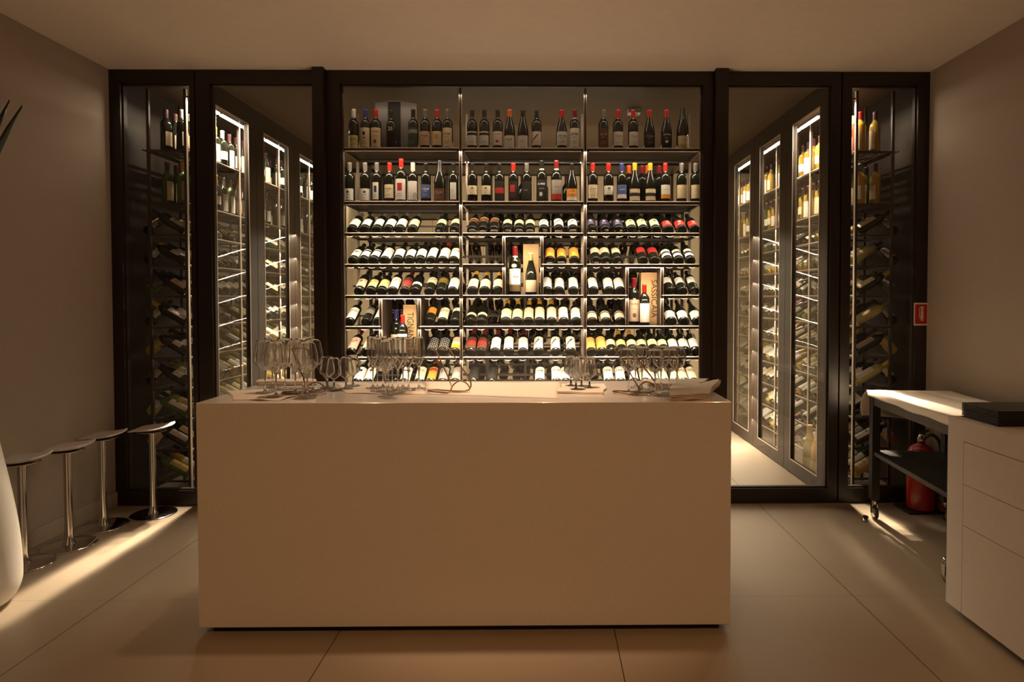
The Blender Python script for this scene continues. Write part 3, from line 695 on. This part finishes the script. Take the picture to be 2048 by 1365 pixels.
cloth('folded_napkin', 'folded cloth under the small glasses right of the runner', 'napkin', [(1112, 787), (1205, 791), (1212, 772), (1128, 771)], .004, .002, layers=2, seed=11)
cloth('napkin_stack', 'pile of folded cream napkins with frayed end at the right counter edge', 'napkin pile', [(1338, 803), (1412, 800), (1440, 778), (1344, 777)], .004, .004, layers=5, seed=14, lift=lambda u, v: .03*max(0, u-.62)*max(0, v-.1)*2.2)
cloth('folded_tablecloth', 'thick folded tablecloth at the back right of the counter', 'tablecloth', [(1296, 775), (1395, 775), (1418, 765), (1284, 766)], .005, .003, layers=3, seed=17)
cloth('rolled_cloth', 'folded cloth in shade behind the large glasses at left', 'cloth', [(514, 772), (632, 771), (628, 766), (520, 767)], .006, .002, layers=3, seed=21)
# ---- wine glasses
def glass_parts(bowl, stem_r, foot_r, zb):
    """bowl profile above zb; stem from foot to zb"""
    th = .0011
    inner = [(max(r-th, 0), z+(.0035 if i_ < 2 else .0)) for i_, (r, z) in enumerate(bowl)]
    B = MB().lathe([(0, bowl[0][1]-.001)]+bowl+[(bowl[-1][0]-th/2, bowl[-1][1]+.0006)]+inner[::-1]+[(0, inner[0][1]+.001)], 32).mesh('bowl', wine_m)
    S = MB().lathe([(.010, .004), (.0052, .012), (stem_r, .03), (stem_r, zb-.02), (stem_r+.002, zb-.008), (.008, zb)], 12).mesh('stem', stemm)
    Fm = MB().lathe([(0, .0), (foot_r, .0), (foot_r, .0016), (foot_r*.5, .0032), (.010, .005), (0, .005)], 32).mesh('foot', foot_m)
    return B, S, Fm
stemm = wine_m; foot_m = glass_mat('foot_glass', .06, (.97, .97, .965), .05, 2.0)
def smooth(P, n=5): return [(max(p.x, 0), p.y) for p in spline([(r, z, 0) for r, z in P], n)]
GT = {'large': glass_parts(smooth([(.004, .098), (.018, .112), (.040, .136), (.047, .155), (.0435, .19), (.0335, .243)]), .0035, .040, .10),
      'tulip': glass_parts(smooth([(.003, .098), (.012, .118), (.024, .142), (.0285, .158), (.0285, .20), (.0265, .25)]), .0032, .034, .10),
      'small': glass_parts(smooth([(.004, .048), (.016, .056), (.034, .072), (.0365, .086), (.031, .12), (.0245, .152)]), .0034, .033, .05),
      'round': glass_parts(smooth([(.004, .098), (.02, .106), (.038, .126), (.0425, .15), (.040, .178), (.036, .205)]), .0034, .038, .10)}
GPOS = {'large': [(530, 786), (552, 793), (570, 779), (591, 787), (607, 778), (626, 783), (545, 776), (615, 794)],
        'small': [(655, 776), (668, 780), (692, 778), (706, 772)],
        'tulip': [(746, 777), (755, 783), (766, 776), (771, 794), (785, 781), (796, 786), (806, 777), (817, 782), (838, 778), (777, 788)],
        'squat': [(1142, 774), (1152, 781), (1163, 775), (1179, 778)],
        'round': [(1258, 787), (1284, 780), (1310, 790), (1339, 788), (1354, 780), (1271, 777), (1322, 778)]}
GD = {'large': ('large wide bowled wine glass', 'left group by the wire cradle', 'large wine glasses'), 'small': ('small tapered tasting glass', 'group beside the large glasses', 'small glasses at left'),
      'tulip': ('tall narrow tulip glass', 'group before the wooden box', 'tall tulip glasses'), 'squat': ('short stemmed tasting glass', 'group on the folded cloth', 'small glasses on the folded cloth'),
      'round': ('round bowled wine glass', 'right group by the napkins', 'round wine glasses')}
for k, L in GPOS.items():
    Bm, Sm, Fm = GT['small' if k == 'squat' else k]
    order = sorted(L, key=lambda p: p[0])
    for i, (px, py) in enumerate(order):
        p = at(px, py, Z=KZ+.005)
        o = thing('wine_glass', '%s, %s from left in the %s' % (GD[k][0], ORD[i+1], GD[k][1]), 'wine glass', (p.x, p.y, KZ+.007), group=GD[k][2])
        link('bowl', Bm, o); link('stem', Sm, o); link('foot', Fm, o)
# ---- wire pouring cradles
wire = spline([(-.010, -.045, .004), (-.060, -.030, .004), (-.105, .000, .004), (-.112, .030, .004), (-.070, .040, .004), (-.035, .018, .004), (.030, .004, .004), (.070, .002, .006),
               (.088, .018, .022), (.080, .035, .055), (.035, .060, .115), (-.010, .085, .175), (-.030, .094, .198), (-.060, .097, .203), (-.095, .094, .198), (-.085, .088, .180), (-.045, .050, .112), (-.012, .018, .052), (.002, -.010, .022)], 6, True)
hoop = spline([(.002, -.012, .006), (.010, .004, .034), (.038, .010, .050), (.068, .010, .040), (.084, .012, .012), (.055, -.006, .004)], 6, True)
wm = MB().tube(wire, .0034, 8, True).mesh('wire_frame', bronze_m); hm = MB().tube(hoop, .0031, 8, True).mesh('wire_hoop', bronze_m)
for px, py, rz, lb in ((612, 790, .05, 'bent wire bottle cradle before the large glasses at left'), (903, 787, 0, 'bent wire bottle cradle alone on the linen runner'), (1276, 789, .02, 'bent wire bottle cradle among the round glasses at right')):
    p = at(px, py, Z=KZ); o = thing('bottle_cradle', lb, 'bottle cradle', (p.x, p.y, KZ+.006), (0, 0, rz), 'wire cradles on the counter')
    link('wire_frame', wm, o); link('wire_hoop', hm, o)
# ------------------------------------------------------------------ bar stools
def stool_meshes():
    def seat(u, v):
        a, b = 2*u-1, 2*v-1
        x = a*math.sqrt(1-.32*b*b); y = b*math.sqrt(1-.32*a*a)
        z = .026*max(0, x)**2.5-.010*max(0, -x)**2+.010*y*y+.012*max(0, x)*max(0, y)
        return (x*.129, y*.105, .572+z)
    return (MB().grid(seat, 20, 20), MB().lathe([(0, .548), (.012, .545), (.05, .556), (.085, .561), (.085, .564), (0, .564)], 24),
            MB().lathe([(.034, .010), (.026, .03), (.022, .07), (.0195, .14), (.0195, .552)], 24), MB().lathe([(0, 0), (.140, 0), (.140, .004), (.134, .0075), (.05, .010), (.034, .011), (0, .011)], 48))
sm_, pm_, om_, bm_ = stool_meshes()
ms = sm_.mesh('seat', seat_m); mp_ = pm_.mesh('seat_plate', chrome_m); mo = om_.mesh('pole', chrome_m); mb_ = bm_.mesh('base', chrome_m)
STL = ['white topped chrome stool partly hidden by the planter', 'second chrome stool from the planter along the wall', 'third chrome stool from the planter, left of the glass panel', 'rearmost chrome stool in front of the narrow glass panel']
for i, (px, py, rz) in enumerate(((47, 1131, .12), (138, 1091.5, .1), (207, 1053, .05), (307, 1029, .1))):
    p = at(px, py, Z=0); p.x = max(p.x, XL+.15)
    o = thing('bar_stool', STL[i], 'stool', (p.x, p.y, 0), (0, 0, rz), 'chrome stools along the left wall')
    solid(link('seat', ms, o), .009, 1); link('seat_plate', mp_, o); link('pole', mo, o); link('base', mb_, o)
# ------------------------------------------------------------------ planter with tall plant
pl = thing('potted_plant', 'tall white tapered planter with dark sword leaved plant at the left edge', 'plant', (-2.752, 2.80, 0))
MB().lathe(smooth([(0, .0), (.16, .0), (.215, .012), (.248, .07), (.255, .15), (.245, .32), (.218, .52), (.183, .72), (.155, .90), (.150, .905), (.138, .90), (.15, .80), (0, .80)], 6), 48, Matrix.Diagonal((.94, .94, 1, 1))).build('planter', planter_m, pl)
MB().lathe([(0, .845), (.127, .84)], 24).build('soil', soil_m, pl)
lf = MB(); rnd = random.Random(4)
for k in range(16):
    az = 2*PI*k/16+rnd.uniform(-.2, .2); L = rnd.uniform(.9, 1.35); lean = rnd.uniform(.05, .20); wd = rnd.uniform(.022, .032)
    if k in (0, 1): az, L, lean, wd = (-.05+.1*k, 1.51-.015*k, .262+.028*k, .025)
    def fn(u, v, az=az, L=L, lean=lean, wd=wd):
        hw = wd*min(1, 1.9*(1-v)**.5+.02)*(u-.5)*2; rr = .05+lean*v**3.2
        fold = .010*abs(u-.5)*2
        return (math.cos(az)*rr-math.sin(az)*hw, math.sin(az)*rr+math.cos(az)*hw, .84+L*v+fold)
    lf.grid(fn, 4, 14)
solid(lf.build('foliage', leaf_m, pl), .004)
# ------------------------------------------------------------------ right: trolley, cabinet, extinguisher
TX0, TX1, TY0, TY1 = 2.145, 2.645, 2.985, 3.94; TROT = math.radians(-5.5)
tr = thing('serving_trolley', 'black steel serving trolley on castors under a white cloth', 'trolley', ((TX0+TX1)/2, (TY0+TY1)/2, 0))
ox, oy = (TX0+TX1)/2, (TY0+TY1)/2
def tplace(o):                                  # the trolley stands slightly askew, turned about its far aisle-side corner
    v = Matrix.Rotation(TROT, 3, 'Z') @ Vector((ox-TX0, oy-TY1, 0)); o.location = (TX0+v.x, TY1+v.y, 0); o.rotation_euler = (0, 0, TROT)
tplace(tr)
def tl(mb, name, m, par=tr): return lk(mb, name, m, par, ox, oy)
TZ = .826
for x, y in ((TX0, TY1-.05), (TX0, TY0), (TX1-.05, TY1-.05), (TX1-.05, TY0)):
    tl(MB().box(x, x+.05, y, y+.05, .125, TZ), 'leg', cart_m)
    c = bpy.data.objects.new('castor', None); col.objects.link(c); c.parent = tr; c.location = (x+.025-ox-(.034 if y < 3.2 else 0), y+.025-oy, 0)
    MB().lathe([(.006, .075), (.017, .11), (.017, .126), (0, .126)], 16).build('castor_stem', chrome_m, c)
    Mw = Matrix.Translation((0, -.012, .042)) @ Matrix.Rotation(PI/2, 4, 'Y')
    MB().lathe([(.030, -.010), (.041, -.009), (.042, 0), (.041, .009), (.030, .010)], 28, Mw).build('wheel', rubber_m, c)
    MB().lathe([(0, -.011), (.030, -.011), (.030, .011), (0, .011)], 20, Mw).build('wheel_hub', chrome_m, c)
    f = MB()
    for sx in (-1, 1): f.prism([(-.012, .035), (.012, .035), (.016, .095), (-.016, .095)], sx*.015-.0015, sx*.015+.0015, 0, Matrix.Rotation(PI/2, 4, 'Z'))
    f.box(-.0165, .0165, -.016, .016, .093, .097); f.build('castor_fork', chrome_m, c)
r = MB()
r.box(TX0+.004, TX0+.03, TY0+.05, TY1-.05, TZ-.075, TZ); r.box(TX1-.03, TX1-.004, TY0+.05, TY1-.05, TZ-.075, TZ)
r.box(TX0+.05, TX1-.05, TY0+.004, TY0+.03, TZ-.075, TZ); r.box(TX0+.05, TX1-.05, TY1-.03, TY1-.004, TZ-.075, TZ)
tl(r, 'rail', cart_m)
tl(MB().box(TX0+.002, TX1-.002, TY0+.002, TY1-.002, TZ, TZ+.012), 'table_top', cart_m)
sh = MB(); sh.box(TX0+.01, TX1-.01, TY0+.01, TY1-.01, .422, .448); tl(sh, 'lower_shelf', cart_m)
zc = TZ+.0145
def cl(u, v):
    # v: 0 near end .. .8 far edge .. 1 hanging down at the far end ; u: 0 aisle side .. 1 wall
    x = TX0-.012+(TX1-TX0+.02)*u
    if v < .8: y = TY0-.01+(TY1-TY0+.018)*v/.8; z = zc+.002*math.sin(9*u+14*v)
    else:
        k = (v-.8)/.2; z = zc-.185*k+.012*math.sin(5*u+1)*k; y = TY1+.010+.03*math.sqrt(k)+.012*math.sin(14*u)*k
        x -= .085*k*(1-u)**2*(1.2-k)
    if u < .03 and v < .8: z -= .034*(1-u/.03)*(.93+.07*math.sin(24*v)); x -= .004*(1-u/.03)
    return (x-ox, y-oy, z)
o = MB().grid(cl, 100, 60).build('tablecloth', cloth_m); tag(o, 'white cloth draped over the serving trolley', 'tablecloth'); solid(o, .003, 1); tplace(o)
SX0, SX1, SY0, SY1, SZ0, SZ1 = 1.872, XR-.002, 1.25, 2.76, .035, .907
cb = thing('drawer_cabinet', 'white drawer cabinet in the right foreground beside the wall', 'cabinet', ((SX0+SX1)/2, (SY0+SY1)/2, 0)); ox2, oy2 = (SX0+SX1)/2, (SY0+SY1)/2
b = MB(); q = .02
b.box(SX0+q, SX1, SY0, SY1, SZ0, SZ1)
b.box(SX0, SX0+q, SY1-.103, SY1, SZ0, SZ1); b.box(SX0, SX0+q, SY0, SY1-.103, .809+.003, SZ1)
lk(b, 'carcass', matt_white, cb, ox2, oy2)
for z0, z1 in ((.621, .809), (.436, .618), (SZ0, .433)):
    for y0, y1 in ((SY1-.106-.70, SY1-.106), (SY0, SY1-.106-.703)):
        lk(MB().box(SX0, SX0+q-.001, y0, y1, z0, z1), 'drawer', matt_white, cb, ox2, oy2)
lk(MB().box(SX0+.05, SX1, SY0+.04, SY1-.05, 0, SZ0), 'plinth', plinth_m, cb, ox2, oy2)
for k in range(9):
    z = SZ1+.0005+k*.0076
    jx, jy = random.uniform(-.0012, .0012), random.uniform(-.0012, .0012)
    o = bevel(MB().box(0, .31, 0, .224, 0, .0057).build('menu_board', board_m, None, (1.917+jx, 2.514+jy, z)), .0022, 2)
    nm = 'topmost black menu board of the stack on the white cabinet' if k == 8 else ('lowest black menu board of the stack on the white cabinet' if k == 0 else 'black menu board, %s from the top of the stack on the cabinet' % ORD[9-k])
    tag(o, nm, 'menu board', 'black menu boards stacked on the cabinet')
EX, EY = at(1841, 1012, Y=4.06).x, 4.06
tag(bevel(MB().box(-.135, .115, -.09, .10, 0, .012).build('floor_plate', cart_m, None, (EX, EY, 0)), .003), 'dark metal floor plate under the red fire extinguisher', 'floor plate')
ex = thing('fire_extinguisher', 'red fire extinguisher standing behind the serving trolley', 'fire extinguisher', (EX, EY, .0125))
MB().lathe(smooth([(0, .004), (.06, .0), (.082, .004), (.086, .02), (.087, .1), (.087, .36), (.083, .39), (.066, .42), (.035, .44), (.024, .447), (.022, .462), (0, .462)], 4), 36).build('cylinder', red_m, ex)
MB().lathe([(0, .455), (.026, .455), (.026, .485), (.018, .495), (.018, .51), (0, .51)], 20).build('valve', chrome_m, ex)
hd = MB(); hd.box(-.014, .014, -.012, .10, .515, .527); hd.box(-.012, .012, -.01, .09, .49, .50); hd.box(-.013, .013, -.012, .02, .49, .527); hd.build('handle', rubber_m, ex).rotation_euler = (0, 0, -.9)
MB().tube(spline([(.0, -.02, .48), (.03, -.06, .52), (.075, -.075, .47), (.097, -.06, .36), (.10, -.03, .22), (.099, -.02, .12)], 6), .011, 10).build('hose', rubber_m, ex)
ds = thing('door_stop', 'small chrome door stop on the floor beside the trolley castor', 'door stop', tuple(at(1731, 1043, Z=0)))
MB().lathe([(0, 0), (.019, 0), (.019, .010), (.013, .013), (.012, .022), (0, .022)], 20).build('metal_base', chrome_m, ds)
MB().lathe([(0, .022), (.017, .022), (.018, .030), (.013, .036), (0, .037)], 20).build('rubber_top', rubber_m, ds)
# ---- fire extinguisher sign
p0, p1 = at(1828, 651.5, Y=YF-.012), at(1856, 606, Y=YF-.012); c = (p0+p1)/2; W2, H2 = (p1.x-p0.x)/2, (p1.z-p0.z)/2
sg_ = thing('fire_sign', 'small red fire extinguisher sign on the dark frame at right', 'sign', (c.x, YF-.0125, c.z))
MB().box(-W2, W2, 0, .006, -H2, H2).build('sign_plate', signwhite_m, sg_)
MB().box(-W2*.86, W2*.86, -.001, 0, -H2*.86, H2*.86).build('red_field', signred_m, sg_)
pic = MB(); kx, kz = W2*.8, H2*.8
E = lambda pts: [(x*kx, z*kz) for x, z in pts]
def pp(pts): pic.prism(E(pts), -.0022, -.0011)
pp([(-.08, -.52), (.42, -.52), (.42, .32), (-.08, .32)]); pp([(-.08, -.72), (.42, -.72), (.42, -.56), (-.08, -.56)])
pp([(-.08, .36), (.42, .36), (.37, .52), (.28, .62), (.06, .62), (-.03, .52)]); pp([(.06, .62), (.28, .62), (.28, .78), (.06, .78)])
pp([(-.1, .74), (.06, .70), (.06, .78), (.46, .76), (.46, .84), (.02, .86), (-.1, .80)])
pp([(.28, .7), (.44, .6), (.48, .52), (.52, .56), (.46, .68), (.28, .78)])
hs = [(-.1, .78), (-.32, .70), (-.40, .40), (-.38, 0), (-.28, -.45), (-.16, -.52)]; hi = [(-.1, .68), (-.24, .60), (-.29, .36), (-.27, 0), (-.18, -.36), (-.1, -.42)]
for i in range(5): pp([hs[i], hs[i+1], hi[i+1], hi[i]])
pic.build('pictogram', signwhite_m, sg_)
# white device on the cellar ceiling behind the top shelf
p = at(1268, 223, Z=HC-.03)
dv = thing('ceiling_device', 'small white box on the cellar ceiling behind the top right bottles', 'ceiling device', (p.x, p.y, HC-.001))
MB().box(-.05, .05, -.04, .04, -.05, -.001).build('device_body', matt_white, dv)
MB().lathe([(0, -.075), (.02, -.07), (.03, -.05)], 16).build('sensor_dome', signwhite_m, dv)
